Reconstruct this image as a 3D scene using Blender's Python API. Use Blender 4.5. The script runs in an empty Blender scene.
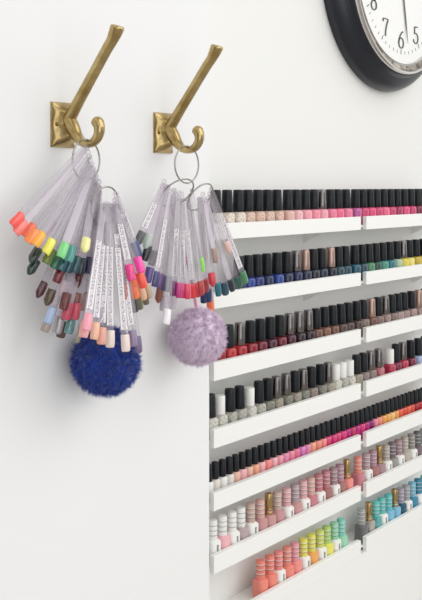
import bpy, bmesh, math, random
from mathutils import Vector, Matrix
random.seed(7)
PI = math.pi
C = bpy.context.scene.collection

# ------------------------------------------------------------------ camera
FPX = 900.0
ANG = math.atan(775 / FPX)
FW = Vector((math.cos(ANG), math.sin(ANG), 0))
RT = Vector((math.sin(ANG), -math.cos(ANG), 0))
CAM = -(FW * 1.7 + RT * 0.00567) + Vector((0, 0, 1.45))


def ray(x, y):
    return FW + RT * ((x - 211) / FPX) + Vector((0, 0, (186 - y) / FPX))


def at(x, y, Y):                      # point seen at (x, y) at a distance Y from the wall face
    d = ray(x, y)
    return CAM + d * ((Y - CAM.y) / d.y)


cd = bpy.data.cameras.new('camera')
cam = bpy.data.objects.new('camera', cd)
C.objects.link(cam)
M = Matrix((RT, Vector((0, 0, 1)), -FW)).transposed().to_4x4()
M.translation = CAM
cam.matrix_world = M
cd.sensor_fit = 'HORIZONTAL'
cd.sensor_width = 36
cd.lens = 36 * FPX / 422
cd.shift_y = -(300 - 186) / 422
cd.clip_start = 0.02
bpy.context.scene.camera = cam


# ------------------------------------------------------------------ materials
def lin(h):
    h = h.lstrip('#')
    r = []
    for i in (0, 2, 4):
        c = int(h[i:i + 2], 16) / 255
        r.append(c / 12.92 if c <= .04045 else ((c + .055) / 1.055) ** 2.4)
    return (*r, 1)


MATS = {}


def mat(name, col, rough=.5, metal=0, coat=0, alpha=1, spec=.5):
    if name in MATS:
        return MATS[name]
    m = bpy.data.materials.new(name)
    m.use_nodes = True
    b = m.node_tree.nodes['Principled BSDF']
    b.inputs['Base Color'].default_value = lin(col)
    b.inputs['Roughness'].default_value = rough
    b.inputs['Metallic'].default_value = metal
    b.inputs['Coat Weight'].default_value = coat
    b.inputs['Coat Roughness'].default_value = .08
    b.inputs['Alpha'].default_value = alpha
    b.inputs['Specular IOR Level'].default_value = spec
    MATS[name] = m
    return m


def nodes(m):
    t = m.node_tree
    return t.nodes, t.links, t.nodes['Principled BSDF']


def ramp(ns, stops, interp='LINEAR'):
    r = ns.new('ShaderNodeValToRGB')
    r.color_ramp.interpolation = interp
    e = r.color_ramp.elements
    while len(e) < len(stops):
        e.new(.5)
    for k, (p, c) in enumerate(stops):
        e[k].position = p
        e[k].color = lin(c) if isinstance(c, str) else c
    return r


def wall_mat(name, col):
    m = mat(name, col, .75, spec=.2)
    ns, ln, b = nodes(m)
    n = ns.new('ShaderNodeTexNoise')
    n.inputs['Scale'].default_value = 60
    n.inputs['Detail'].default_value = 6
    tc = ns.new('ShaderNodeTexCoord')
    ln.new(tc.outputs['Object'], n.inputs['Vector'])
    bp = ns.new('ShaderNodeBump')
    bp.inputs['Strength'].default_value = .05
    bp.inputs['Distance'].default_value = .002
    ln.new(n.outputs['Fac'], bp.inputs['Height'])
    ln.new(bp.outputs['Normal'], b.inputs['Normal'])
    return m


M_HOOKWALL = wall_mat('painted plaster', '#f1f1f1')
M_BACKWALL = wall_mat('painted plaster warm', '#f0f0ed')
M_SHELF = mat('white laminate', '#f6f6f3', .45, spec=.35)
M_FLOOR = wall_mat('floor tile', '#b9b4ac')

# brass with slightly uneven tarnish
M_BRASS = mat('aged brass', '#b09a66', .25, 1)
ns, ln, b = nodes(M_BRASS)
tc = ns.new('ShaderNodeTexCoord')
n = ns.new('ShaderNodeTexNoise')
n.inputs['Scale'].default_value = 45
n.inputs['Detail'].default_value = 5
ln.new(tc.outputs['Object'], n.inputs['Vector'])
r = ramp(ns, [(.3, '#a08756'), (.7, '#c8b280')])
ln.new(n.outputs['Fac'], r.inputs['Fac'])
ln.new(r.outputs['Color'], b.inputs['Base Color'])
M_SCREW = mat('dark brass screw', '#7d6230', .35, 1)
M_STEEL = mat('steel ring', '#a9a6a2', .25, 1)
M_BLACKCAP = mat('black cap plastic', '#14181d', .42, spec=.35)
M_GUN = mat('gunmetal cap', '#7d7877', .22, 1)
M_ROSE = mat('rose metal cap', '#b3978c', .3, .8)
M_WHITECAP = mat('white cap plastic', '#f1f0ec', .4)
M_GOLD = mat('gold cap', '#bfa270', .25, 1)
M_CLEAR = mat('clear plastic', '#c2bac3', .22, alpha=.25, spec=.4)
M_CLEAR_EDGE = mat('clear plastic edge', '#9d959f', .25, alpha=.42, spec=.4)
M_MARK = mat('printed dark mark', '#3a3c3a', .6)


M_CLEAR_SET = [M_CLEAR, mat('milky clear plastic', '#dfd6e0', .3, alpha=.42, spec=.4), mat('water clear plastic', '#bcb4bd', .15, alpha=.15, spec=.5), M_CLEAR]


def paper():
    m = mat('written paper', '#f4f1f2', .8)
    ns, ln, b = nodes(m)
    tc = ns.new('ShaderNodeTexCoord')
    mp = ns.new('ShaderNodeMapping')
    mp.inputs['Scale'].default_value = (1, 1, .5)
    n = ns.new('ShaderNodeTexNoise')
    n.inputs['Scale'].default_value = 900
    n.inputs['Detail'].default_value = 2
    ln.new(tc.outputs['Object'], mp.inputs['Vector'])
    ln.new(mp.outputs['Vector'], n.inputs['Vector'])
    th = ns.new('ShaderNodeMath'); th.operation = 'GREATER_THAN'
    th.inputs[1].default_value = .53
    ln.new(n.outputs['Fac'], th.inputs[0])
    sx = ns.new('ShaderNodeSeparateXYZ')
    ln.new(tc.outputs['Object'], sx.inputs[0])
    ab = ns.new('ShaderNodeMath'); ab.operation = 'ABSOLUTE'
    ln.new(sx.outputs['X'], ab.inputs[0])
    lt = ns.new('ShaderNodeMath'); lt.operation = 'LESS_THAN'
    lt.inputs[1].default_value = .0026
    ln.new(ab.outputs[0], lt.inputs[0])
    mu = ns.new('ShaderNodeMath'); mu.operation = 'MULTIPLY'
    ln.new(th.outputs[0], mu.inputs[0]); ln.new(lt.outputs[0], mu.inputs[1])
    mx = ns.new('ShaderNodeMixRGB')
    mx.inputs[1].default_value = lin('#efeaee'); mx.inputs[2].default_value = lin('#6f6870')
    ln.new(mu.outputs[0], mx.inputs[0])
    ln.new(mx.outputs[0], b.inputs['Base Color'])
    return m


M_PAPER = paper()

PAL = {
    'clear': '#d9d6cc', 'pale beige': '#d8cabd', 'nude beige': '#cdb0a0', 'sandy nude': '#cfae9c', 'nude pink': '#dcb0a8',
    'pale pink': '#e6b3b6', 'soft pink': '#e9a0ac', 'pink': '#ea8ca0', 'bright pink': '#e8688c', 'hot pink': '#dc4a7c',
    'raspberry': '#c93f6e', 'orchid': '#b85a95', 'deep raspberry': '#a92e58', 'wine': '#7a2342', 'rose pink': '#e27b98',
    'navy': '#1b2850', 'blue': '#233f8c', 'royal blue': '#22306f', 'midnight blue': '#1b2442', 'dark teal': '#1d4450',
    'petrol': '#21566a', 'teal': '#2a7680', 'dark green': '#274f40', 'green': '#4c8560', 'sea green': '#47907f',
    'pale green': '#a9c3a8', 'yellow': '#ddc94f', 'mustard': '#c9ae3d', 'lemon': '#e7dd77', 'black blue': '#161b2b',
    'red': '#a8242c', 'scarlet': '#b82c32', 'cherry red': '#8c1a26', 'burgundy': '#6f1a2c', 'deep plum': '#4a1a2c',
    'black plum': '#2a1a22', 'brown': '#6f4a3c', 'chestnut': '#7d5745', 'dark brown': '#4e3a36', 'taupe': '#7f6a64',
    'rosy taupe': '#957c76', 'mauve taupe': '#9d8483', 'silver glitter': '#a3a297', 'clear glitter': '#bfbcb2',
    'olive glitter': '#78776a', 'gold glitter': '#918a7b', 'brown glitter': '#83736c', 'rose glitter': '#b06a70',
    'crimson': '#b7314e', 'pale blue': '#a9b5d2', 'lilac grey': '#a79cb0',
    'milky white': '#ecebe8', 'off white': '#e4ddd7', 'peach nude': '#e6b9a6', 'peach': '#eeaa8e', 'coral pink': '#ef918c',
    'baby pink': '#efb4ba', 'cool pink': '#e58fb0', 'orchid pink': '#d983c4', 'fuchsia': '#d93b80', 'magenta': '#b82a78',
    'purple magenta': '#86296f', 'salmon': '#ea9385', 'orange': '#eea85e', 'amber': '#f0b45c', 'light peach': '#f0c48c',
    'coral orange': '#e8694c', 'orange red': '#dd5548', 'dusty rose': '#c79493', 'mauve grey': '#b7a2a6', 'rose': '#c98089',
    'mauve': '#b78f9d', 'dusty mauve': '#a98a92', 'brown rose': '#a8736f', 'rosy beige': '#cdb1a4', 'grey beige': '#b9b0a6',
    'dark mauve': '#7c6a72', 'warm grey': '#98928e', 'dark grey': '#6c6a6c', 'coral': '#ec8a7a', 'lime': '#d6df77',
    'lime green': '#b8d67a', 'mint': '#9ad6b4', 'turquoise': '#6ac7c4', 'mint turquoise': '#86d4c4', 'aqua': '#63c6c8',
    'sky blue': '#7fbcd6', 'teal blue': '#3d86a6', 'silver grey': '#a9a9a8', 'white': '#f0efec', 'neon yellow': '#e8e36c',
    'teal glitter': '#5ea3a0', 'grey glitter': '#a8a39c',
}


def polish(c):
    glit = 'glitter' in c or c in ('clear', 'rosy taupe', 'mauve taupe', 'pale beige', 'sandy nude', 'nude beige')
    name = 'polish ' + c
    if name in MATS:
        return MATS[name]
    m = mat(name, PAL[c], .22, coat=.25)
    if glit:
        ns, ln, b = nodes(m)
        tc = ns.new('ShaderNodeTexCoord')
        v = ns.new('ShaderNodeTexVoronoi'); v.inputs['Scale'].default_value = 330
        ln.new(tc.outputs['Object'], v.inputs['Vector'])
        base = lin(PAL[c])
        lo = tuple(x * .45 for x in base[:3]) + (1,)
        hi = tuple(min(.9, x * 1.35 + .03) for x in base[:3]) + (1,)
        r = ramp(ns, [(.0, lo), (.45, base), (1, hi)])
        ln.new(v.outputs['Color'], r.inputs['Fac'])
        ln.new(r.outputs['Color'], b.inputs['Base Color'])
        b.inputs['Roughness'].default_value = .3
    return m


def striped(c):
    name = 'striped cap ' + c
    if name in MATS:
        return MATS[name]
    m = mat(name, PAL[c], .38)
    ns, ln, b = nodes(m)
    tc = ns.new('ShaderNodeTexCoord')
    sx = ns.new('ShaderNodeSeparateXYZ')
    ln.new(tc.outputs['Object'], sx.inputs[0])
    mr = ns.new('ShaderNodeMapRange')
    mr.inputs['From Min'].default_value = .043
    mr.inputs['From Max'].default_value = .0787
    ln.new(sx.outputs['Z'], mr.inputs['Value'])
    base = lin(PAL[c])
    L = sum(base[:3]) / 3
    band = tuple(x * .42 + .015 for x in base[:3]) + (1,)
    pale = tuple(x * .55 + .40 for x in base[:3]) + (1,)
    r = ramp(ns, [(0, base), (.16, band), (.20, pale), (.27, base), (.42, band), (.46, pale), (.53, base), (.68, band), (.72, pale), (.79, base)], 'CONSTANT')
    ln.new(mr.outputs['Result'], r.inputs['Fac'])
    ln.new(r.outputs['Color'], b.inputs['Base Color'])
    return m


# ------------------------------------------------------------------ mesh helpers
def mesh(name, verts, faces, m, smooth=True):
    me = bpy.data.meshes.new(name)
    me.from_pydata(verts, [], faces)
    me.update()
    if smooth:
        for p in me.polygons:
            p.use_smooth = True
    me.materials.append(m)
    return me


def obj(name, me, parent=None, loc=None):
    o = bpy.data.objects.new(name, me)
    C.objects.link(o)
    if parent:
        o.parent = parent
    if loc is not None:
        o.location = loc
    return o


def from_bm(name, bm, m, smooth=False):
    bmesh.ops.recalc_face_normals(bm, faces=bm.faces)
    me = bpy.data.meshes.new(name)
    bm.to_mesh(me)
    bm.free()
    if smooth:
        for p in me.polygons:
            p.use_smooth = True
    me.materials.append(m)
    return me


def box_bm(x0, x1, y0, y1, z0, z1, bevel=0):
    bm = bmesh.new()
    bmesh.ops.create_cube(bm, size=1)
    for v in bm.verts:
        v.co = Vector(((x0 + x1) / 2 + v.co.x * (x1 - x0), (y0 + y1) / 2 + v.co.y * (y1 - y0), (z0 + z1) / 2 + v.co.z * (z1 - z0)))
    if bevel:
        bmesh.ops.bevel(bm, geom=bm.edges[:], offset=bevel, segments=2, affect='EDGES', profile=.5)
    return bm


def box(name, x0, x1, y0, y1, z0, z1, m, parent=None, bevel=0):
    return obj(name, from_bm(name, box_bm(x0, x1, y0, y1, z0, z1, bevel), m), parent)


def lathe(name, prof, m, seg=20, power=2.0, closed=True):
    """profile (r, z) turned about Z; power > 2 gives a squarer section"""
    V, F = [], []
    for (r, z) in prof:
        for k in range(seg):
            a = 2 * PI * k / seg
            c, s = math.cos(a), math.sin(a)
            q = (abs(c) ** power + abs(s) ** power) ** (-1 / power)
            V.append((r * q * c, r * q * s, z))
    for i in range(len(prof) - 1):
        for k in range(seg):
            k2 = (k + 1) % seg
            F.append((i * seg + k, i * seg + k2, (i + 1) * seg + k2, (i + 1) * seg + k))
    if closed:
        F.append(tuple(range(seg))[::-1])
        n = (len(prof) - 1) * seg
        F.append(tuple(n + k for k in range(seg)))
    me = mesh(name, V, F, m)
    try:
        me.set_sharp_from_angle(angle=math.radians(40))
    except Exception:
        pass
    return me


def catmull(pts, n=8):
    out = []
    P = [pts[0]] + list(pts) + [pts[-1]]
    for i in range(1, len(P) - 2):
        p0, p1, p2, p3 = P[i - 1], P[i], P[i + 1], P[i + 2]
        for k in range(n):
            t = k / n
            out.append(tuple(.5 * ((2 * b) + (-a + c) * t + (2 * a - 5 * b + 4 * c - d) * t * t + (-a + 3 * b - 3 * c + d) * t ** 3)
                             for a, b, c, d in zip(p0, p1, p2, p3)))
    out.append(tuple(pts[-1]))
    return out


def sweep(name, path, m, side=Vector((1, 0, 0)), seg=14, power=2.4):
    """path of (x, y, z, half width along side, half thickness)"""
    V, F = [], []
    n = len(path)
    for i, (x, y, z, a, b) in enumerate(path):
        p = Vector((x, y, z))
        q0 = Vector(path[max(i - 1, 0)][:3]); q1 = Vector(path[min(i + 1, n - 1)][:3])
        t = (q1 - q0).normalized()
        nrm = t.cross(side).normalized()
        for k in range(seg):
            w = 2 * PI * k / seg
            c, s = math.cos(w), math.sin(w)
            g = (abs(c) ** power + abs(s) ** power) ** (-1 / power)
            V.append(tuple(p + side * (a * g * c) + nrm * (b * g * s)))
    for i in range(n - 1):
        for k in range(seg):
            k2 = (k + 1) % seg
            F.append((i * seg + k, i * seg + k2, (i + 1) * seg + k2, (i + 1) * seg + k))
    F.append(tuple(range(seg))[::-1])
    F.append(tuple((n - 1) * seg + k for k in range(seg)))
    bm = bmesh.new()
    me = mesh(name, V, F, m)
    bm.from_mesh(me)
    bmesh.ops.recalc_face_normals(bm, faces=bm.faces)
    bm.to_mesh(me); bm.free()
    return me


def torus_mesh(name, R, r, m, seg=48, s2=8):
    """ring in the XZ plane"""
    V, F = [], []
    for i in range(seg):
        a = 2 * PI * i / seg
        for k in range(s2):
            w = 2 * PI * k / s2
            q = R + r * math.cos(w)
            V.append((q * math.cos(a), r * math.sin(w), q * math.sin(a)))
    for i in range(seg):
        for k in range(s2):
            i2, k2 = (i + 1) % seg, (k + 1) % s2
            F.append((i * s2 + k, i * s2 + k2, i2 * s2 + k2, i2 * s2 + k))
    return mesh(name, V, F, m)


def thing(name, label, cat, loc=(0, 0, 0), group=None):
    o = bpy.data.objects.new(name, None)
    o.empty_display_size = .02
    C.objects.link(o)
    o.location = loc
    o['label'] = label
    o['category'] = cat
    if group:
        o['group'] = group
    return o


def struct(o):
    o['kind'] = 'structure'
    return o


# ------------------------------------------------------------------ setting
D = .075                                   # depth of the recess behind the shelf fronts
EDGE = -.0140                              # edge of the pier that carries the hooks
struct(box('wall_left', -1.6, EDGE, 0, .5, 0, 2.75, M_HOOKWALL))
struct(box('wall_back', EDGE, 2.2, D, .5, 0, 2.75, M_BACKWALL))
struct(box('floor', -3.5, 3.5, -4, .5, -.05, 0, M_FLOOR))

Z0 = 1.45
TOPS = [Z0 - t for t in (.0715, .2025, .334, .461, .581, .700, .827)]
LIPH = [.031, .030, .035, .0355, .034, .034, .034]
SHELF_WORD = ['top shelf', 'second shelf down', 'third shelf down', 'fourth shelf down', 'fifth shelf down', 'sixth shelf down', 'bottom shelf']
UNITS = [(0, .5276, 'hook side'), (.5522, 1.10, 'clock side')]
struct(box('wall_lower', EDGE, 2.2, .0012, D, 0, TOPS[6] - LIPH[6], M_SHELF))

LIPT = .0105
FLOORS = [.0205, .0220, .0235, .0235, .0215, .0215, .0205]   # shelf floor below the lip top
for i, (zt, lh) in enumerate(zip(TOPS, LIPH)):
    for x0, x1, side in UNITS:
        t = thing('wall_shelf', 'long white ledge shelf with raised front lip, %s, %s of the gap' % (SHELF_WORD[i], side), 'shelf',
                  (x0, D, zt - lh), 'white polish shelves')
        L = x1 - x0
        b0, b1 = (0, .5400 - x0) if x0 == 0 else (.5402 - x0, L)
        box('shelf_board', b0, b1, -(D - LIPT), 0, lh - FLOORS[i] - .005, lh - FLOORS[i], M_SHELF, t)
        box('front_lip', 0, L, -D, -(D - LIPT), 0, lh, M_SHELF, t, .0006)
        # triangular bracket under the board
        if i < 6:
            bm = bmesh.new()
            bx = .40 if x0 == 0 else .36
            vs = []
            zb = lh - FLOORS[i] - .005
            for dx in (0, .004):
                vs.append([bm.verts.new((bx + dx, y, z)) for y, z in ((0, zb), (-.055, zb), (-.055, zb - .006), (0, zb - .034))])
            bm.faces.new(vs[0]); bm.faces.new(vs[1][::-1])
            for k in range(4):
                bm.faces.new((vs[0][k], vs[1][k], vs[1][(k + 1) % 4], vs[0][(k + 1) % 4]))
            obj('bracket', from_bm('bracket', bm, M_SHELF), t)

# ------------------------------------------------------------------ polish bottles
BODY = {}
PROF_ROUND = [(.0125, 0), (.0142, .001), (.0149, .004), (.0150, .020), (.0150, .0315), (.0147, .0355), (.0134, .0386), (.0108, .0400), (.0085, .0406), (.0075, .052)]
PROF_SLIM = [(.0082, 0), (.0092, .001), (.0097, .003), (.0097, .030), (.0094, .0335), (.0078, .0355), (.0058, .0362), (.0052, .045)]
PROF_SQ = [(.0120, 0), (.0136, .001), (.0141, .003), (.0141, .034), (.0136, .0375), (.0112, .0395), (.0085, .0405), (.0078, .048)]


def body(kind, c):
    k = (kind, c)
    if k not in BODY:
        pr, pw = {'round': (PROF_ROUND, 2.3), 'slim': (PROF_SLIM, 2.6), 'square': (PROF_SQ, 3.6)}[kind]
        m = M_WHITECAP if c == 'white' else polish(c)
        BODY[k] = lathe('glass_bottle', pr, m, 24, pw)
    return BODY[k]


def cap_mesh(k):
    if k in BODY:
        return BODY[k]
    tall = [(.0108, .0408), (.0113, .0418), (.0110, .056), (.0104, .074), (.0100, .0825), (.0092, .0843), (.005, .0848)]
    if k == 'black': me = lathe('cap', tall, M_BLACKCAP)
    elif k == 'gunmetal': me = lathe('cap', tall, M_GUN)
    elif k == 'rose metal': me = lathe('cap', tall, M_ROSE)
    elif k == 'white': me = lathe('cap', [(.0102, .0408), (.0106, .0416), (.0106, .0745), (.0099, .0765), (.005, .077)], M_WHITECAP)
    elif k == 'slim': me = lathe('cap', [(.0072, .0364), (.0076, .0372), (.0075, .048), (.0070, .0665), (.0062, .0683), (.003, .0687)], M_BLACKCAP, 16)
    elif k == 'gold': me = lathe('cap', [(.0078, .046), (.0080, .047), (.0080, .051), (.0070, .052), (.0072, .054), (.0080, .0555), (.0080, .0815), (.0074, .0828), (.003, .083)], M_GOLD)
    elif k == 'collar': me = lathe('neck_collar', [(.0090, .0403), (.0100, .0412), (.0100, .0450), (.0088, .0462)], M_GOLD)
    elif k.startswith('striped '):
        me = lathe('cap', [(.0094, .0405), (.0097, .0412), (.0097, .0755), (.0090, .0777), (.0045, .0787)], striped(k[8:]))
    elif k == 'logo':
        # three small upright letters stacked on the lower right of the front label
        bm = bmesh.new()
        for j in range(3):
            z0 = .0165 + j * .0056
            for (xa, xb, za, zb) in ((-.0010, .0040, z0, z0 + .0014), (-.0010, .0040, z0 + .0030, z0 + .0044), (-.0010, .0004, z0, z0 + .0044)):
                b2 = box_bm(xa, xb, -.01445, -.0139, za, zb)
                tmp = bpy.data.meshes.new('t'); b2.to_mesh(tmp); b2.free()
                bm.from_mesh(tmp); bpy.data.meshes.remove(tmp)
        me = from_bm('printed_logo', bm, M_MARK)
    BODY[k] = me
    return me


ORD = ['zeroth', 'nearest', 'second', 'third', 'fourth', 'fifth', 'sixth', 'seventh', 'eighth', 'ninth', 'tenth', 'eleventh', 'twelfth', 'thirteenth', 'fourteenth',
       'fifteenth', 'sixteenth', 'seventeenth', 'eighteenth', 'nineteenth', 'twentieth', 'twenty-first', 'twenty-second', 'twenty-third', 'twenty-fourth', 'twenty-fifth',
       'twenty-sixth', 'twenty-seventh', 'twenty-eighth']
CAPN = {'b': 'black', 'g': 'gunmetal', 'r': 'rose metal', 'w': 'white'}
YB = .0262


def place_row(row, items, kind, pitch):
    """items: (x in the photograph or ('s', metres), colour, cap)"""
    L = []
    for px, c, cp in items:
        s = px[1] if isinstance(px, tuple) else at(px, 300, YB).x
        L.append([s, c, cp])
    L.sort(key=lambda q: q[0])
    for _ in range(400):                                   # keep neighbours from touching
        for a, b2 in zip(L, L[1:]):
            gap = b2[0] - a[0]
            if gap < pitch:
                a[0] -= (pitch - gap) / 2; b2[0] += (pitch - gap) / 2
        for q in L:
            q[0] = max(q[0], .0185 if kind != 'slim' else .0135)
    hook = [q for q in L if q[0] < .53][::-1]
    clock = [q for q in L if q[0] >= .53]
    zf = TOPS[row - 1] - FLOORS[row - 1]
    for side, lst in (('hook side', hook), ('clock side', clock)):
        for k, (s, c, cp) in enumerate(lst):
            pos = '%s, %s %s the gap, %s' % (SHELF_WORD[row - 1], ORD[k + 1], 'to' if k == 0 else 'from', side)
            if kind == 'square':
                if cp == 'gold':
                    lab = '%s bottle, gold cap, %s' % (c, pos)
                elif c == 'white':
                    lab = 'white labelled bottle, banded %s cap, %s' % (cp, pos)
                else:
                    lab = '%s bottle, banded %s cap, %s' % (c, cp, pos)
                if len(lab.split()) > 16: lab = lab.replace(' bottle with', ' bottle,').replace('labelled ', '')
            elif kind == 'slim':
                lab = 'slim %s bottle, black cap, %s' % (c, pos)
            else:
                lab = '%s polish bottle, %s cap, %s' % (c, CAPN[cp], pos)
            t = thing('nail_polish_bottle', lab, 'nail polish', (s, YB + random.uniform(-.0008, .0008), zf), 'polish bottles on the ' + SHELF_WORD[row - 1])
            t.rotation_euler.z = -.75 + random.uniform(-.12, .12) if kind == 'square' else random.uniform(-.25, .25)
            if kind == 'square': t.rotation_euler.z = random.uniform(-.14, .02)
            obj('glass_bottle', body(kind, c), t)
            if kind == 'round':
                obj('cap', cap_mesh(CAPN[cp]), t)
            elif kind == 'slim':
                obj('cap', cap_mesh('slim'), t)
            else:
                if cp == 'gold':
                    obj('cap', cap_mesh('gold'), t); obj('neck_collar', cap_mesh('collar'), t)
                else:
                    obj('cap', cap_mesh('striped ' + cp), t)
                if c == 'white':
                    obj('printed_logo', cap_mesh('logo'), t)


R1 = list(zip([215.5, 226.9, 237.9, 247.9, 258, 267.3, 276.9, 287.2, 296.1, 304.9, 313.2, 321.2, 330.2, 337.6, 345.8, 355.3, 362.5, 369.5, 376.5, 383.3, 390, 397, 403.6, 410.6, 417.4, 423.8, 430],
              ['clear', 'pale beige', 'pale beige', 'nude beige', 'sandy nude', 'nude beige', 'sandy nude', 'nude pink', 'pale pink', 'soft pink', 'pink', 'soft pink', 'rose pink', 'bright pink', 'rose pink',
               'orchid', 'raspberry', 'hot pink', 'raspberry', 'bright pink', 'raspberry', 'deep raspberry', 'hot pink', 'raspberry', 'wine', 'deep raspberry', 'wine'],
              'bbbbbbbbbbbgbbbbbbbbbbbbbbb'))
R2 = list(zip([239.2, 247.4, 256.8, 266.7, 276.5, 286.1, 296, 305, 313.2, 321.5, 330.6, 337.8, 344.8, 354.3, 361.5, 368.5, 375.5, 382.2, 389.4, 396.6, 402.6, 408.7, 415.9, 422.6, 429],
              ['navy', 'blue', 'royal blue', 'navy', 'blue', 'midnight blue', 'navy', 'midnight blue', 'black blue', 'midnight blue', 'black blue', 'dark teal', 'dark teal',
               'petrol', 'dark teal', 'green', 'dark green', 'sea green', 'teal', 'pale green', 'yellow', 'lemon', 'mustard', 'yellow', 'mustard'],
              'bbbbbbgrbbrbbbbbbbbbgbbbb'))
R3 = list(zip([217.8, 228.4, 239.4, 249.9, 259.7, 269.6, 279.5, 289.3, 299, 308.3, 316, 324.6, 332.5, 340.5, 348, 356.2, 363.2, 370.8, 377.6, 385.2, 391.7, 397.5, 403.6, 411.2, 417.8, 424.4, 430],
              ['cherry red', 'scarlet', 'red', 'cherry red', 'burgundy', 'deep plum', 'burgundy', 'deep plum', 'black plum', 'black plum', 'brown', 'chestnut', 'brown', 'dark brown', 'dark brown',
               'dark brown', 'taupe', 'brown', 'taupe', 'rosy taupe', 'taupe', 'mauve taupe', 'rosy taupe', 'mauve taupe', 'rosy taupe', 'taupe', 'taupe'],
              'bbgbbbbgggbbbbbbbrbgbbbbrbb'))
R4 = list(zip([210.4, 218, 226.9, 237.9, 247.4, 256.8, 266, 276, 286.1, 295, 303.2, 310.7, 320.6, 328.2, 335.4, 342.2, 349, 355.6, 363.2, 370.4, 378.4, 389.4, 396, 402.6, 410.2, 417.8, 424.5],
              ['clear glitter', 'clear glitter', 'silver glitter', 'silver glitter', 'clear glitter', 'silver glitter', 'olive glitter', 'gold glitter', 'olive glitter', 'gold glitter', 'olive glitter', 'brown glitter',
               'olive glitter', 'gold glitter', 'clear glitter', 'silver glitter', 'clear glitter', 'gold glitter', 'brown glitter', 'brown glitter', 'rose glitter', 'crimson', 'wine', 'crimson', 'wine', 'pale blue', 'lilac grey'],
              'bwbbwbbggbgbbgwwwbbggwbgbbb'))
R5c = ['milky white', 'off white', 'milky white', 'off white', 'peach nude', 'baby pink', 'peach nude', 'peach', 'baby pink', 'coral pink', 'baby pink', 'soft pink', 'cool pink', 'pink', 'rose pink',
       'orchid pink', 'cool pink', 'peach', 'salmon', 'coral pink', 'hot pink', 'fuchsia', 'hot pink', 'fuchsia', 'magenta',
       'raspberry', 'magenta', 'fuchsia', 'magenta', 'purple magenta', 'pink', 'salmon', 'orange', 'amber', 'light peach', 'orange', 'coral orange', 'orange red', 'coral orange', 'orange red', 'red', 'scarlet', 'red', 'cherry red', 'red']
R5 = [(('s', .0135 + .0206 * k), c, 'b') for k, c in enumerate(R5c)]
R6 = [(212.9, 'white', 'white'), (221.8, 'baby pink', 'white'), (231.3, 'white', 'white'), (240.8, 'mauve grey', 'white'), (250.6, 'white', 'rosy beige'), (259.7, 'dusty rose', 'nude pink'), (268.2, 'dusty rose', 'gold'),
      (277.2, 'dusty rose', 'rosy beige'), (286.1, 'white', 'pale pink'), (294.7, 'dusty rose', 'mauve grey'), (302.8, 'white', 'pale pink'), (310.4, 'rose', 'nude pink'), (318.3, 'white', 'rose'),
      (326, 'brown rose', 'rose'), (333.5, 'white', 'dusty mauve'), (340, 'brown rose', 'mauve'), (346.4, 'coral pink', 'gold'),
      (358, 'rose', 'salmon'), (366, 'white', 'mauve grey'), (373, 'brown rose', 'mauve'), (379, 'dusty mauve', 'gold'), (385.6, 'white', 'grey beige'), (391.7, 'warm grey', 'dark mauve'), (398, 'white', 'dusty mauve'),
      (404.4, 'grey beige', 'grey beige'), (411, 'white', 'warm grey'), (417, 'dark mauve', 'dark grey'), (423, 'white', 'silver grey'), (429, 'dark grey', 'silver grey')]
R7 = [(260.7, 'coral', 'coral'), (270, 'coral', 'coral'), (278, 'white', 'coral pink'), (286.7, 'coral', 'salmon'), (294.7, 'coral pink', 'soft pink'), (302.8, 'white', 'neon yellow'), (311.3, 'orange', 'neon yellow'),
      (319.3, 'white', 'lime'), (326.5, 'neon yellow', 'lime green'), (334, 'white', 'mint'), (341, 'mint', 'mint turquoise'),
      (361, 'dark grey', 'silver grey'), (368.5, 'grey glitter', 'gold'), (375.2, 'teal glitter', 'turquoise'), (381.4, 'white', 'turquoise'), (388, 'sky blue', 'aqua'), (394.5, 'sky blue', 'gold'),
      (400.4, 'petrol', 'lilac grey'), (406, 'white', 'silver grey'), (412, 'teal blue', 'sky blue'), (418, 'white', 'teal blue'), (424, 'turquoise', 'aqua')]
for row, items, kind, pitch in ((1, R1, 'round', .0304), (2, R2, 'round', .0304), (3, R3, 'round', .0304), (4, R4, 'round', .0304), (5, R5, 'slim', .0196), (6, R6, 'square', .0288), (7, R7, 'square', .0288)):
    place_row(row, items, kind, pitch)

# ------------------------------------------------------------------ clock
ck = thing('wall_clock', 'round wall clock with wide black case, silver ring and white dial', 'clock', (.750, D, 1.976))
M_CASE = mat('black clock case', '#181c26', .33, spec=.5)
M_DIAL = mat('white dial', '#f4f4f2', .5)
M_SILV = mat('silver ring', '#c9c6c2', .22, 1)
M_NUM = mat('dial print', '#44464a', .6)
M_GLASS = mat('clock glass', '#ffffff', .03, alpha=.05)
seg = 96


def clathe(name, prof, m, closed=False):
    me = lathe(name, prof, m, seg, 2, closed)
    me.transform(Matrix.Rotation(PI / 2, 4, 'X'))          # axis now along -Y
    o = obj(name, me, ck)
    return o


clathe('case', [(.280, 0), (.283, .006), (.2835, .014), (.280, .026), (.272, .038), (.261, .047), (.251, .051), (.2525, .050), (.2505, .053), (.2475, .060), (.243, .060), (.241, .052), (.20, .052), (.20, 0)], M_CASE)
clathe('bezel_ring', [(.2430, .056), (.2430, .067), (.2405, .0715), (.2370, .0710), (.2345, .0665)], M_SILV)
M_SILV2 = mat('inner ring painted reflections', '#8f867c', .2, 1)
ns, ln, b = nodes(M_SILV2)
tc = ns.new('ShaderNodeTexCoord')
n = ns.new('ShaderNodeTexNoise'); n.inputs['Scale'].default_value = 38; n.inputs['Detail'].default_value = 4
ln.new(tc.outputs['Object'], n.inputs['Vector'])
r = ramp(ns, [(.38, '#5f564c'), (.62, '#b5ada4')])  # mottled brownish reflections painted into the ring's colour
ln.new(n.outputs['Fac'], r.inputs['Fac']); ln.new(r.outputs['Color'], b.inputs['Base Color'])
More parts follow.
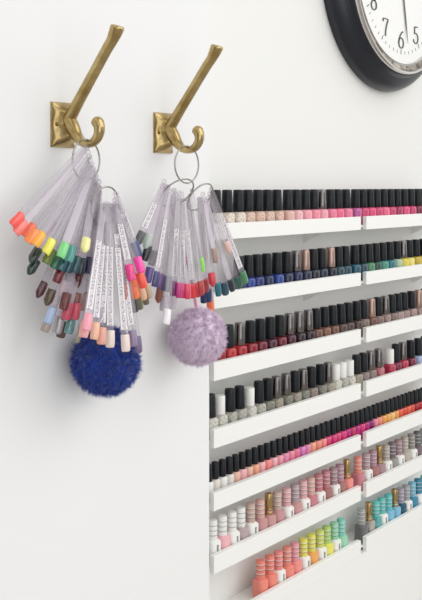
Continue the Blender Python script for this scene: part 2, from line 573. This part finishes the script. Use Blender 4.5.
clathe('inner_ring', [(.2345, .0665), (.2300, .0640), (.2240, .0625), (.2215, .0630)], M_SILV2)
clathe('dial_rim', [(.2215, .0630), (.2190, .0645), (.2165, .0630), (.2155, .0590), (.2155, .053)], M_SILV)
clathe('dial', [(.2160, .052), (.2160, .0565), (.0001, .0570)], M_DIAL)
clathe('glass_cover', [(.2160, .0600), (.2160, .0612), (.10, .0640), (.0001, .0645)], M_GLASS)
YD = -.0572


def stroke(bm, pts, wmax, wmin, y):
    """pen stroke with thick uprights and thin horizontals in the XZ plane"""
    L, Rr = [], []
    for i, p in enumerate(pts):
        a = pts[max(i - 1, 0)]; c = pts[min(i + 1, len(pts) - 1)]
        t = Vector((c[0] - a[0], c[1] - a[1])).normalized()
        w = wmin + (wmax - wmin) * abs(t.y) ** 1.3
        nx, nz = -t.y, t.x
        for lst, sg in ((L, 1), (Rr, -1)):
            lst.append([bm.verts.new((p[0] + sg * nx * w / 2, yy, p[1] + sg * nz * w / 2)) for yy in (y, y - .0004)])
    for i in range(len(pts) - 1):
        bm.faces.new((L[i][1], L[i + 1][1], Rr[i + 1][1], Rr[i][1]))
        bm.faces.new((L[i][0], Rr[i][0], Rr[i + 1][0], L[i + 1][0]))
        bm.faces.new((L[i][0], L[i + 1][0], L[i + 1][1], L[i][1]))
        bm.faces.new((Rr[i][0], Rr[i][1], Rr[i + 1][1], Rr[i + 1][0]))


def arc(cx, cz, rx, rz, a0, a1, n=18):
    return [(cx + rx * math.cos(math.radians(a0 + (a1 - a0) * k / n)), cz + rz * math.sin(math.radians(a0 + (a1 - a0) * k / n))) for k in range(n + 1)]


DIG = {
    '0': [arc(0, .5, .27, .5, 0, 360, 30)],
    '1': [[(-.18, .8), (-.05, .9), (0, 1)], [(0, 1), (0, .5), (0, 0)], [(-.15, 0), (0, 0), (.15, 0)]],
    '2': [arc(0, .74, .26, .26, 170, -35) + [(.02, .32), (-.28, .02)], [(-.28, .02), (0, .02), (.28, .02)], [(.28, .02), (.30, .18)]],
    '3': [arc(0, .76, .23, .24, 160, -80), arc(0, .27, .28, .27, 85, -165)],
    '4': [[(.1, 0), (.1, .5), (.1, 1)], [(.1, 1), (-.1, .65), (-.32, .28)], [(-.32, .28), (0, .28), (.32, .28)]],
    '5': [arc(-.02, .30, .28, .30, 120, -165), [(-.16, .56), (-.14, .8), (-.13, .97)], [(-.13, .97), (.1, .97), (.26, .99)]],
    '6': [arc(0, .29, .27, .29, 0, 360, 28), [(.24, .97), (.05, .88), (-.12, .70), (-.23, .48), (-.27, .29)]],
    '7': [[(-.28, .80), (-.27, .97)], [(-.28, .97), (0, .97), (.28, .97)], [(.28, .97), (.1, .62), (.0, .3), (-.03, 0)]],
    '8': [arc(0, .75, .21, .24, 0, 360, 26), arc(0, .26, .27, .26, 0, 360, 26)],
    '9': [arc(0, .71, .27, .29, 0, 360, 28), [(-.24, .03), (-.05, .12), (.12, .30), (.23, .52), (.27, .71)]],
}
for h in range(1, 13):
    a = 2 * PI * h / 12
    cx, cz = .1545 * math.sin(a), .1545 * math.cos(a)
    bm = bmesh.new()
    H = .044
    s = str(h)
    for j, ch in enumerate(s):
        ox = cx + (j - (len(s) - 1) / 2) * H * .62
        for st in DIG[ch]:
            stroke(bm, [(ox + px * H, cz - H / 2 + pz * H) for px, pz in st], .0068, .0026, YD)
    obj('numeral', from_bm('numeral', bm, M_NUM), ck)
bm = bmesh.new()
for k in range(60):
    a = 2 * PI * k / 60
    r0, r1 = (.180, .192) if k % 5 == 0 else (.184, .192)
    stroke(bm, [(r0 * math.sin(a), r0 * math.cos(a)), (r1 * math.sin(a), r1 * math.cos(a))], .0022 if k % 5 == 0 else .0012, .0022 if k % 5 == 0 else .0012, YD)
obj('minute_marks', from_bm('minute_marks', bm, M_NUM), ck)


def hand(name, deg, ln_, w, y):
    bm = bmesh.new()
    a = math.radians(deg)
    d = Vector((math.sin(a), math.cos(a))); n_ = Vector((d.y, -d.x))
    P = [d * -.03 + n_ * w * .5, d * ln_ * .7 + n_ * w * .5, d * ln_, d * ln_ * .7 - n_ * w * .5, d * -.03 - n_ * w * .5]
    f = [[bm.verts.new((p.x, yy, p.y)) for p in P] for yy in (y, y - .001)]
    bm.faces.new(f[0]); bm.faces.new(f[1][::-1])
    for k in range(5):
        bm.faces.new((f[0][k], f[1][k], f[1][(k + 1) % 5], f[0][(k + 1) % 5]))
    obj(name, from_bm(name, bm, M_NUM), ck)


hand('minute_hand', 169, .165, .005, -.0592)
hand('hour_hand', 42, .105, .007, -.0580)
clathe('centre_cap', [(.008, .0575), (.008, .0606), (.006, .0612)], M_NUM, True)

# ------------------------------------------------------------------ coat hooks


def plate_mesh():
    n = 26
    W, H, T = .0225, .0345, .010
    V, F = [], []
    for j in range(n + 1):
        for i in range(n + 1):
            u, v = -1 + 2 * i / n, -1 + 2 * j / n
            # rounded corners
            x, z = u, v
            edge = (1 - abs(u) ** 6) * (1 - abs(v) ** 6)
            h = .0040 + .0030 * min(1, edge * 1.5)
            h += .0085 * edge * (math.exp(-((v - .60) / .34) ** 2 - (u / .62) ** 2) + math.exp(-((v + .62) / .34) ** 2 - (u / .62) ** 2))
            h += .0170 * edge * math.exp(-((u - .1) / .55) ** 2 - ((v - .02) / .62) ** 2)
            h -= .0022 * math.exp(-((abs(u) - .68) / .25) ** 2 - (v / .28) ** 2)
            V.append((x * W, -h, z * H))
    m_ = n + 1
    for j in range(n):
        for i in range(n):
            F.append((j * m_ + i, j * m_ + i + 1, (j + 1) * m_ + i + 1, (j + 1) * m_ + i))
    # sides down to the wall
    ringi = [i for i in range(m_)] + [j * m_ + n for j in range(1, m_)] + [n * m_ + i for i in range(n - 1, -1, -1)] + [j * m_ for j in range(n - 1, 0, -1)]
    base = len(V)
    for k in ringi:
        V.append((V[k][0] * 1.05, 0, V[k][2] * 1.04))
    q = len(ringi)
    for k in range(q):
        F.append((ringi[k], base + k, base + (k + 1) % q, ringi[(k + 1) % q]))
    bm = bmesh.new()
    me = mesh('backplate', V, F, M_BRASS)
    bm.from_mesh(me); bmesh.ops.recalc_face_normals(bm, faces=bm.faces); bm.to_mesh(me); bm.free()
    return me


def make_hook(X, Zp, label):
    t = thing('coat_hook', label, 'coat hook', (X, 0, Zp), 'brass coat hooks on the wall')
    bp_ = obj('backplate', plate_mesh(), t)
    # long upper arm: out and up, ending in an upturned flared tip
    P = [(0, -.008, .002, .013, .012), (0, -.016, .0075, .0105, .0105), (0, -.027, .020, .0092, .0092), (0, -.045, .041, .0084, .0084), (0, -.075, .076, .0080, .0080), (0, -.102, .1075, .0082, .0078),
         (0, -.1145, .1210, .0088, .0080), (0, -.1220, .1315, .0104, .0090), (0, -.1262, .1385, .0108, .0096), (0, -.1275, .1408, .0102, .0090), (0, -.1280, .1420, .0080, .0070)]
    obj('upper_arm', sweep('upper_arm', catmull(P), M_BRASS), t)
    # lower hook: drops from the boss, curls out and up to a rounded knob
    P = [(0, -.016, .007, .0110, .0120), (0, -.027, -.007, .0098, .0110), (0, -.036, -.0190, .0084, .0086), (0, -.047, -.0280, .0074, .0068), (0, -.061, -.0320, .0072, .0060), (0, -.075, -.0290, .0074, .0064),
         (0, -.0848, -.0195, .0078, .0070), (0, -.0872, -.0090, .0084, .0076), (0, -.0845, -.0010, .0092, .0084), (0, -.0812, .0025, .0094, .0084), (0, -.0795, .0040, .0080, .0070)]
    obj('lower_hook', sweep('lower_hook', catmull(P), M_BRASS), t)
    for sxx in (-.66, .66):
        me = lathe('screw', [(.0042, 0), (.0042, .0012), (.0030, .0024), (.0008, .0029)], M_SCREW, 16)
        me.transform(Matrix.Rotation(PI / 2, 4, 'X'))
        obj('screw', me, bp_, (sxx * .0225, -.0052, 0))
    return t


h1 = at(62, 125, 0); h2 = at(162.5, 133, 0)
make_hook(h1.x, h1.z, 'brass coat hook carrying the swatch bunch with the royal blue pompom')
make_hook(h2.x, h2.z, 'brass coat hook carrying the swatch bunch with the lilac pompom')

# ------------------------------------------------------------------ key rings
R_BIG = .0320


def ring(label, centre, R, rot, bunch):
    o = obj('key_ring', torus_mesh('key_ring', R, .00140, M_STEEL), None, centre)
    o.rotation_euler = rot
    o['label'] = label; o['category'] = 'key ring'; o['group'] = 'steel rings of the swatch bunches'
    return o


HOOKLOW = -.062
zsad = -.0320 + .0060
c1 = Vector((h1.x - .004, HOOKLOW, h1.z + zsad - R_BIG + .0011))
c2 = Vector((h2.x - .004, HOOKLOW, h2.z + zsad - R_BIG + .0011))
ring('thin steel ring hung on the hook of the blue pompom bunch', c1, R_BIG, (0, 0, .15), 0)
ring('thin steel ring hung on the hook of the lilac pompom bunch', c2, R_BIG, (0, 0, .05), 1)
r1b = at(105, 206, -.080)
ring('lower steel ring gathering the paper-labelled swatches above the blue pompom', r1b, .0300, (.15, .12, .1), 0)
r2b = at(177, 193, -.085)
ring('wide steel ring gathering the purple and red swatches', r2b, .0315, (.75, .1, .0), 1)
r2c = at(200, 197, -.065)
ring('tilted steel ring gathering the teal and green swatches', r2c, .0280, (.6, -.2, -.1), 1)

# ------------------------------------------------------------------ swatch sticks
TIPC = {
    'coral red': '#fb5a52', 'coral pink': '#f98079', 'orange red': '#f06a4a', 'orange': '#f98d45', 'amber': '#fbb13a', 'maroon': '#6d2438', 'yellow': '#f1ea5c', 'light green': '#7fd686',
    'sea green': '#4b9c90', 'pale yellow': '#efe9a0', 'olive green': '#6f7d35', 'forest green': '#2c6a4b', 'deep teal': '#1d5a63', 'petrol blue': '#1b4658', 'dark teal': '#1c4c52', 'blue black': '#1a2638',
    'navy': '#1c2450', 'midnight navy': '#161c38', 'smoke grey': '#8f8f95', 'black green': '#1d302d', 'bottle green': '#18302a', 'dark maroon': '#4a1d28', 'olive brown': '#55432f', 'dark red': '#6e1a25',
    'oxblood': '#5d161e', 'clear pink': '#dcc9d0', 'red brown': '#6f3433', 'chestnut': '#84473f', 'rust brown': '#8a5148', 'beige brown': '#a8877a', 'rosy beige': '#c3a196', 'ice blue': '#a7bada', 'silver tan': '#a5968e',
    'silver glitter': '#aeaab0', 'rose red': '#cf5067', 'strawberry red': '#d4566a', 'aqua glitter': '#79a5a5', 'pale gold': '#aaa58c', 'umber': '#5a4238',
    'baby pink': '#f3a2b2', 'shell pink': '#eba7a4', 'peach': '#efbba0', 'salmon': '#e3a291', 'cream': '#e4d3c8', 'pale beige': '#ead8cf', 'mauve': '#8d7c98', 'dusty purple': '#6c5a82', 'grey lilac': '#a39bab', 'stone grey': '#9b959c',
    'royal blue': '#1c3f82', 'hot pink': '#f843a5', 'magenta': '#ef3f8f', 'red orange': '#fb5947', 'neon orange': '#fd7d4a', 'rosewood': '#b57466', 'pale peach': '#eab493', 'dark olive': '#3e4232', 'slate black': '#33383c',
    'bronze': '#6b5c45', 'khaki': '#6e6b4c', 'sand': '#c9ab8c',
    'charcoal grey': '#55565a', 'pale silver': '#b9c4bd', 'black': '#25262a', 'soft black': '#3b3b40', 'violet': '#5d4a86', 'indigo': '#47437c', 'grape purple': '#6d4f86', 'slate purple': '#5a5670', 'dark slate': '#454a5e', 'plum': '#7c356e',
    'bright magenta': '#c4327c', 'fuchsia': '#dc3478', 'pink red': '#e0405f', 'red': '#d9363f', 'crimson': '#c42f44', 'brick red': '#b53a3c', 'wine red': '#9c2f3a', 'copper brown': '#9a5a45', 'ink blue': '#1f3566',
    'poppy red': '#cf3545', 'lagoon teal': '#1f6f7d', 'dark petrol': '#214c5c', 'pine green': '#2b5d4c', 'green': '#4a8a5c', 'rose bronze': '#a08078', 'nude pink': '#e0bcb2', 'neon green': '#82e04a', 'tangerine': '#fa7b4b', 'milk white': '#eee9ec', 'frosted clear': '#d5ced6', 'frosted grey': '#c4bcc6', 'navy blue': '#1b2a58',
}
TIPM = {}


def tip_mesh(pointed, c):
    k = (pointed, c)
    if k in TIPM:
        return TIPM[k]
    m = mat('nail ' + c, TIPC[c], .18, coat=.6) if 'glitter' not in c else mat('nail ' + c, TIPC[c], .25, .5, coat=.6)
    nz, nx = 12, 8
    L, W = .0255, .0070
    V, F = [], []
    for layer in (0, 1):
        for j in range(nz + 1):
            v = j / nz                                     # 0 at the free end
            if pointed:
                w = W * (min(1, .18 + 1.9 * v ** .75) if v < .5 else 1) * (1 - .12 * max(0, v - .6))
            else:
                w = W * (.90 + .10 * min(1, v * 4)) * (1 - .10 * max(0, v - .6))
                if v < .05: w *= .93
            for i in range(nx + 1):
                u = -1 + 2 * i / nx
                bulge = .0040 * (1 - u * u) * (.75 + .25 * math.sin(PI * min(1, v))) - .0016 * (1 - v) ** 2
                y = -bulge + (0 if layer == 0 else .0009)
                z = v * L + (0 if pointed else .0008 * u * u * (1 - v) ** 4)
                V.append((u * w, y - .0010, z))
    q = nx + 1
    base = (nz + 1) * q
    for j in range(nz):
        for i in range(nx):
            a = j * q + i
            F.append((a, a + 1, a + q + 1, a + q))
            F.append((base + a, base + a + q, base + a + q + 1, base + a + 1))
    for i in range(nx):
        F.append((i, base + i, base + i + 1, i + 1))
        a = nz * q + i
        F.append((a, a + 1, base + a + 1, base + a))
    for j in range(nz):
        a = j * q
        F.append((a, a + q, base + a + q, base + a))
        a = j * q + nx
        F.append((a, base + a, base + a + q, a + q))
    TIPM[k] = mesh('nail_tip', V, F, m)
    return TIPM[k]


def blade_mesh(L):
    """flat clear stick hanging down from an eyelet at the origin"""
    bm = bmesh.new()
    T = .0006
    n = 14
    inner, outer = [], []
    for k in range(n):
        a = 2 * PI * k / n
        inner.append([bm.verts.new((.0019 * math.cos(a), y, .0019 * math.sin(a))) for y in (-T, T)])
        outer.append([bm.verts.new((.0046 * math.cos(a), y, .0046 * math.sin(a))) for y in (-T, T)])
    for k in range(n):
        k2 = (k + 1) % n
        bm.faces.new((inner[k][0], outer[k][0], outer[k2][0], inner[k2][0]))
        bm.faces.new((inner[k][1], inner[k2][1], outer[k2][1], outer[k][1]))
        bm.faces.new((inner[k][0], inner[k2][0], inner[k2][1], inner[k][1]))
        bm.faces.new((outer[k][0], outer[k][1], outer[k2][1], outer[k2][0]))
    zb = -(L - .0225)
    rows = [(.0040, -.0044), (.0046, -.02), (.0056, zb * .55), (.0062, zb + .012), (.0055, zb + .002), (.0045, zb)]
    R_ = [[bm.verts.new((sx * w, y, z)) for sx in (-1, 1) for y in (-T, T)] for w, z in rows]
    for a, b2 in zip(R_, R_[1:]):
        bm.faces.new((a[0], b2[0], b2[2], a[2]))
        bm.faces.new((a[1], a[3], b2[3], b2[1]))
        bm.faces.new((a[0], a[1], b2[1], b2[0]))
        bm.faces.new((a[2], b2[2], b2[3], a[3]))
    e = R_[-1]; bm.faces.new((e[0], e[1], e[3], e[2]))
    e = R_[0]; bm.faces.new((e[0], e[2], e[3], e[1]))
    me = from_bm('clear_blade', bm, random.choice(M_CLEAR_SET))
    me.materials.append(M_CLEAR_EDGE)                      # thickness of the plastic seen edge-on
    for p in me.polygons:
        if abs(p.normal.y) < .5: p.material_index = 1
    return me


def label_mesh(L, seed):
    z1, z0 = -(L * .30), -(L - .033)
    off = seed * .37
    # thin paper strip bent very slightly around the blade face
    V, F = [], []
    n = 6
    for k in range(n + 1):
        z = z1 + (z0 - z1) * k / n
        w = .0042 + .0008 * k / n
        for y in (-.0011, -.0008):
            V += [(-w, y, z), (w, y, z)]
    for k in range(n):
        a = k * 4
        F += [(a, a + 1, a + 5, a + 4), (a + 2, a + 6, a + 7, a + 3), (a, a + 4, a + 6, a + 2), (a + 1, a + 3, a + 7, a + 5)]
    F += [(0, 2, 3, 1), (n * 4, n * 4 + 1, n * 4 + 3, n * 4 + 2)]
    return mesh('name_strip', V, F, M_PAPER, False)


TOCAM = Vector((-.45, -.89, 0))


def stick(tip, top, y1, y0, c, place, twist=0., pointed=False, paper=False, group=''):
    B = at(tip[0], tip[1], y1)
    T = at(top[0], top[1], y0)
    z = (T - B); L = z.length; z.normalize()
    n = Matrix.Rotation(twist, 3, z) @ TOCAM
    n = (n - z * n.dot(z)).normalized()
    x = (-n).cross(z).normalized()                         # right-handed: x, y = -n, z
    mw = Matrix((x, -n, z)).transposed().to_4x4()
    mw.translation = T
    lab = 'clear %sswatch stick with %s%s nail tip, %s' % ('paper-labelled ' if paper else '', 'pointed ' if pointed else '', c, place)
    t = thing('nail_swatch_stick', lab, 'nail swatch', group=group)
    t.matrix_world = mw
    obj('clear_blade', blade_mesh(L), t)
    obj('nail_tip', tip_mesh(pointed, c), t, (0, -.0008, -L))
    if paper:
        obj('name_strip', label_mesh(L, len(c)), t)
    return t


def jit(a):
    return random.uniform(-a, a)


def fan(lst, place, group, y_tip, y_top):
    for k, e in enumerate(lst):
        tip, top, c = e[0], e[1], e[2]
        if group == G2: top = (top[0] + jit(1.5), top[1] - random.uniform(0, 11))
        o = e[3] if len(e) > 3 else {}
        stick(tip, top, y_tip + o.get('dy', 0) + jit(.003), y_top + jit(.004), c, place, o.get('tw', jit(.35)), o.get('pt', False), o.get('paper', False), group)


G1 = 'swatch sticks of the blue pompom bunch'
G2 = 'swatch sticks of the lilac pompom bunch'
# upper fan: bright colours swinging out towards the left
fan([
    ((11, 226), (86, 146), 'coral red'), ((15, 234), (87, 148), 'coral pink'), ((24, 238), (88, 152), 'orange red', {'dy': .01}), ((27, 243), (89, 156), 'orange'), ((34, 246), (90, 160), 'amber', {'dy': -.006}),
    ((46, 236), (90, 158), 'maroon', {'dy': .03, 'tw': .9}), ((45, 254), (92, 164), 'yellow', {'dy': -.008}), ((60, 258), (93, 168), 'light green', {'dy': -.016, 'tw': 0}), ((68, 262), (94, 170), 'sea green', {'dy': -.006}),
    ((84, 253), (96, 176), 'pale yellow', {'dy': -.02, 'tw': 0, 'pt': True}),
], 'upper fan, blue pompom bunch', G1, -.092, -.066)
# dark tips clustered below the bright ones
fan([
    ((30, 263), (90, 165), 'black green', {'pt': True}), ((28, 275), (90, 168), 'bottle green', {'pt': True, 'dy': .01}), ((45, 264), (91, 168), 'olive green', {'tw': .1}), ((53, 269), (92, 170), 'forest green', {'tw': .1}), ((60, 271), (93, 172), 'deep teal', {'dy': -.004, 'tw': .1}),
    ((67, 273), (94, 174), 'petrol blue', {'tw': .1}), ((74, 273), (95, 176), 'dark teal', {'dy': -.004, 'tw': .1}), ((80, 275), (95, 176), 'blue black', {'dy': -.008, 'tw': .1}), ((88, 274), (97, 180), 'navy', {'tw': .1}), ((94, 278), (98, 182), 'midnight navy', {'tw': .1}), ((99, 273), (99, 182), 'smoke grey', {'dy': .01}),
], 'dark cluster, blue pompom bunch', G1, -.080, -.064)
# inner back layer: reds, browns and glitters
fan([
    ((37, 298), (92, 180), 'dark maroon', {'pt': True}), ((46, 306), (93, 182), 'olive brown', {'pt': True}), ((56, 283), (94, 180), 'dark red', {'dy': -.014, 'tw': .1}), ((76, 288), (96, 184), 'oxblood', {'dy': -.014, 'tw': .1}), ((62, 298), (95, 184), 'clear pink', {'dy': -.01}),
    ((63, 310), (95, 186), 'red brown', {'dy': -.018}), ((69, 312), (96, 186), 'chestnut', {'tw': .6}), ((75, 310), (97, 187), 'rust brown', {'dy': -.018}), ((81, 311), (98, 187), 'beige brown', {'dy': -.018}), ((87, 309), (99, 188), 'rosy beige', {'dy': -.018}),
    ((47, 324), (96, 190), 'ice blue', {'dy': -.008}), ((44, 332), (95, 190), 'silver tan'), ((56, 334), (97, 192), 'silver glitter', {'dy': -.006}), ((60, 338), (98, 192), 'umber', {'dy': .008}), ((65, 320), (98, 190), 'rose red', {'dy': -.018}), ((74, 320), (99, 191), 'strawberry red', {'dy': -.018}),
    ((68, 334), (99, 193), 'aqua glitter', {'dy': -.010}), ((77, 343), (100, 194), 'pale gold', {'tw': .9}),
], 'back layer, blue pompom bunch', G1, -.060, -.068)
# front layer of paper-labelled nudes over the blue pompom
fan([
    ((86, 331), (104, 205), 'baby pink', {'dy': -.012, 'paper': True, 'tw': .1}), ((83, 338), (103, 206), 'shell pink', {'dy': 0}), ((94, 340), (106, 206), 'peach', {'paper': True, 'tw': .15}), ((101, 345), (108, 206), 'salmon', {'paper': True, 'tw': 0}),
    ((98, 325), (106, 204), 'grey lilac', {'dy': .012}), ((107, 327), (109, 205), 'stone grey', {'dy': .014}),
    ((110, 348), (110, 206), 'cream', {'paper': True, 'tw': -.1}), ((126, 352), (114, 205), 'pale beige', {'dy': -.008, 'paper': True, 'tw': 0}), ((134, 347), (115, 206), 'mauve', {'dy': .006, 'paper': True}), ((139, 353), (117, 206), 'dusty purple', {'tw': .3}),
], 'front layer, blue pompom bunch', G1, -.128, -.084)
# layer swinging to the right: neons and olives
fan([
    ((139, 257), (116, 194), 'royal blue', {'dy': -.004, 'paper': True, 'tw': 0}), ((142, 273), (117, 198), 'hot pink', {'dy': -.022, 'tw': 0}), ((132, 281), (115, 200), 'magenta', {'dy': -.014, 'paper': True, 'tw': 0}), ((144, 288), (117, 203), 'red orange', {'dy': -.008, 'tw': 0}),
    ((134, 287), (116, 204), 'tangerine', {'dy': -.003, 'tw': .1}), ((136, 299), (115, 205), 'neon orange', {'dy': 0, 'tw': 0}), ((124, 300), (113, 206), 'rosewood', {'dy': -.004, 'paper': True, 'tw': .2}), ((144, 300), (117, 206), 'pale peach', {'dy': .006, 'tw': .1}), ((131, 313), (113, 208), 'dark olive', {'dy': .006, 'tw': .5}), ((136, 312), (114, 208), 'slate black', {'dy': .010, 'tw': .5}),
    ((141, 309), (115, 208), 'khaki', {'dy': .014, 'tw': .5}), ((147, 304), (117, 207), 'bronze', {'dy': .018, 'tw': .5}), ((149, 298), (118, 206), 'sand', {'dy': .020}),
], 'side layer, blue pompom bunch', G1, -.104, -.090)
# lilac bunch, main fan
fan([
    ((136, 246), (163, 190), 'charcoal grey', {'pt': True, 'paper': True, 'tw': 0}), ((145, 249), (165, 192), 'pale silver', {'pt': True}), ((144, 261), (166, 196), 'black', {'dy': .006}), ((151, 266), (168, 197), 'soft black', {'dy': .006}),
    ((147, 283), (168, 198), 'violet'), ((154, 287), (170, 199), 'indigo', {'paper': True, 'tw': .5}), ((159, 289), (172, 200), 'grape purple', {'tw': .6}), ((164, 291), (173, 201), 'slate purple'), ((168, 292), (175, 202), 'dark slate', {'tw': .6}), ((173, 296), (177, 203), 'plum', {'paper': True}),
    ((179, 298), (179, 203), 'bright magenta', {'dy': -.004}), ((183, 298), (181, 204), 'fuchsia', {'paper': True}), ((188, 299), (183, 204), 'pink red', {'dy': -.004}), ((193, 298), (185, 204), 'red', {'paper': True, 'tw': .2}), ((198, 297), (187, 203), 'crimson'), ((202, 295), (189, 202), 'brick red', {'dy': -.004}), ((207, 292), (191, 201), 'wine red', {'tw': .5}),
    ((158, 303), (172, 200), 'copper brown', {'dy': .03, 'pt': True}), ((203, 272), (188, 202), 'neon green', {'dy': -.016, 'tw': 1.0}),
], 'purple-to-red fan, lilac pompom bunch', G2, -.085, -.088)
# lilac bunch, right fan
fan([
    ((204, 303), (199, 203), 'navy blue', {'dy': .01}), ((209, 302), (201, 204), 'ink blue', {'dy': .006}), ((213, 287), (202, 204), 'poppy red', {'dy': -.022, 'pt': True, 'tw': 0}), ((219, 296), (203, 204), 'lagoon teal'), ((226, 295), (205, 204), 'dark petrol'), ((233, 291), (207, 203), 'blue black'),
    ((240, 288), (209, 202), 'pine green'), ((246, 283), (211, 200), 'green', {'paper': True, 'dy': -.004, 'tw': .1}), ((216, 263), (203, 202), 'rose bronze', {'dy': -.024, 'tw': .5}), ((230, 254), (208, 198), 'nude pink', {'dy': -.020, 'tw': .3, 'pt': True}),
    ((211, 313), (200, 206), 'tangerine', {'dy': .02}),
], 'teal-green fan, lilac pompom bunch', G2, -.062, -.066)
fan([
    ((166, 325), (178, 206), 'milk white', {'dy': -.045, 'tw': .1}), ((172, 309), (179, 206), 'frosted clear', {'dy': .02}), ((163, 311), (176, 205), 'frosted grey', {'dy': .02}),
], 'pale back sticks, lilac pompom bunch', G2, -.074, -.070)

# ------------------------------------------------------------------ pompoms


def pompom(centre, R, col, label, strap_top, strap_col, seed):
    rnd = random.Random(seed)
    t = thing('pompom', label, 'pompom', centre, 'fur pompoms')
    m = mat('fur ' + col, col, .85, spec=.1)
    b_ = m.node_tree.nodes['Principled BSDF']
    b_.inputs['Sheen Weight'].default_value = .5
    V, F = [], []
    # core
    bm = bmesh.new()
    bmesh.ops.create_icosphere(bm, subdivisions=4, radius=R * .86)
    for v in bm.verts: V.append(tuple(v.co))
    bm.verts.ensure_lookup_table()
    for f in bm.faces: F.append(tuple(v.index for v in f.verts))
    bm.free()
    # clump directions
    N = 1300
    cl = []
    for k in range(N):
        zz = 1 - 2 * (k + .5) / N
        a = k * 2.39996 + rnd.uniform(-.2, .2)
        rr = math.sqrt(1 - zz * zz)
        d = Vector((rr * math.cos(a), rr * math.sin(a), zz + rnd.uniform(-.05, .05))).normalized()
        lean = Vector((rnd.gauss(0, 1), rnd.gauss(0, 1), rnd.gauss(0, 1) - .7))
        lean = lean - d * lean.dot(d)
        cl.append((d, lean * .15, rnd.uniform(.97, 1.03)))
    from mathutils.kdtree import KDTree
    kd = KDTree(N)
    for i, (d, _, _) in enumerate(cl): kd.insert(d, i)
    kd.balance()
    for _ in range(17000):
        d = Vector((rnd.gauss(0, 1), rnd.gauss(0, 1), rnd.gauss(0, 1))).normalized()
        _, i, _ = kd.find(d)
        cd_, lean, ln_ = cl[i]
        end = (d * .74 + cd_ * .26 + lean).normalized()
        side = Vector((rnd.gauss(0, 1), rnd.gauss(0, 1), rnd.gauss(0, 1)))
        side = (side - d * side.dot(d)).normalized()
        lr = R * ln_ * rnd.uniform(.93, 1.05)
        P = []
        for j in range(4):
            f = j / 3
            dd = d.lerp(end, f * f * .9 + f * .1).normalized()
            P.append(dd * (R * .74 + (lr - R * .74) * f))
        base = len(V)
        for j in range(3):
            w = .00055 * (1 - j / 3.4)
            V.append(tuple(P[j] - side * w)); V.append(tuple(P[j] + side * w))
        V.append(tuple(P[3]))
        F += [(base, base + 1, base + 3, base + 2), (base + 2, base + 3, base + 5, base + 4), (base + 4, base + 5, base + 6)]
    obj('fur_ball', mesh('fur_ball', V, F, m), t)
    # strap up to the ring
    top = strap_top - Vector(centre)
    sm = mat('strap ' + strap_col, strap_col, .5)
    P = [(0, 0, R * .7, .0035, .0010), (top.x * .3, top.y * .3, R + (top.z - R) * .35, .0035, .0010), (top.x * .8, top.y * .8, R + (top.z - R) * .8, .0033, .0010), (top.x, top.y, top.z, .0030, .0010)]
    obj('strap', sweep('strap', catmull(P), sm, Vector((1, 0, 0)), 8, 4), t)
    return t


pompom(at(106, 361, -.060), .0575, '#22409c', 'fluffy royal blue fur pompom under the swatch bunch', r1b + Vector((0, 0, -.024)), '#1c2d66', 3)
pompom(at(197.5, 336.5, -.060), .0535, '#e4d2e5', 'fluffy pale lilac fur pompom beside the shelf edge', r2b + Vector((.008, .02, -.026)), '#cf86a8', 5)

# ------------------------------------------------------------------ light


def area(name, loc, target, sx, sy, power, col=(1, 1, 1)):
    l = bpy.data.lights.new(name, 'AREA')
    l.shape = 'RECTANGLE'
    l.size, l.size_y = sx, sy
    l.energy = power
    l.color = col
    o = bpy.data.objects.new(name, l)
    C.objects.link(o)
    o.location = loc
    o.rotation_euler = (Vector(target) - Vector(loc)).to_track_quat('-Z', 'Y').to_euler()
    return o


area('ceiling_panel_light', (.9, -1.9, 3.0), (.3, 0, 1.3), 2.8, 2.2, 21, (1, .99, .97))
area('front_fill_light', (-1.1, -3.2, 1.5), (-.3, 0, 1.1), 2.6, 2.2, 22, (.97, .98, 1))  # added fill from front left, not a window; lightens the lower wall

w = bpy.data.worlds.new('World')
bpy.context.scene.world = w
w.use_nodes = True
ns, ln = w.node_tree.nodes, w.node_tree.links
bg = ns['Background']
tc = ns.new('ShaderNodeTexCoord')
sx = ns.new('ShaderNodeSeparateXYZ')
ln.new(tc.outputs['Generated'], sx.inputs[0])
r = ramp(ns, [(0, (.58, .58, .58, 1)), (.45, (.66, .66, .66, 1)), (.55, (.75, .75, .75, 1)), (1, (1, 1, 1, 1))])
mr = ns.new('ShaderNodeMapRange')
mr.inputs['From Min'].default_value = -1
ln.new(sx.outputs['Z'], mr.inputs['Value'])
ln.new(mr.outputs['Result'], r.inputs['Fac'])
nz = ns.new('ShaderNodeTexNoise')                         # soft bright and dim areas of the room around
nz.inputs['Scale'].default_value = 1.6
nz.inputs['Detail'].default_value = 1
ln.new(tc.outputs['Generated'], nz.inputs['Vector'])
r2 = ramp(ns, [(.38, (.38, .38, .39, 1)), (.58, (1.22, 1.22, 1.2, 1))])
ln.new(nz.outputs['Fac'], r2.inputs['Fac'])
mm = ns.new('ShaderNodeMixRGB'); mm.blend_type = 'MULTIPLY'; mm.inputs[0].default_value = 1
ln.new(r.outputs['Color'], mm.inputs[1]); ln.new(r2.outputs['Color'], mm.inputs[2])
ln.new(mm.outputs[0], bg.inputs['Color'])
bg.inputs['Strength'].default_value = 1.12

sc = bpy.context.scene
sc.view_settings.view_transform = 'Standard'
sc.view_settings.look = 'None'
sc.view_settings.gamma = 1
sc.view_settings.use_curve_mapping = False
sc.view_settings.exposure = 0.12
sc.cycles.transparent_max_bounces = 40
sc.cycles.max_bounces = 10
sc.cycles.use_denoising = True
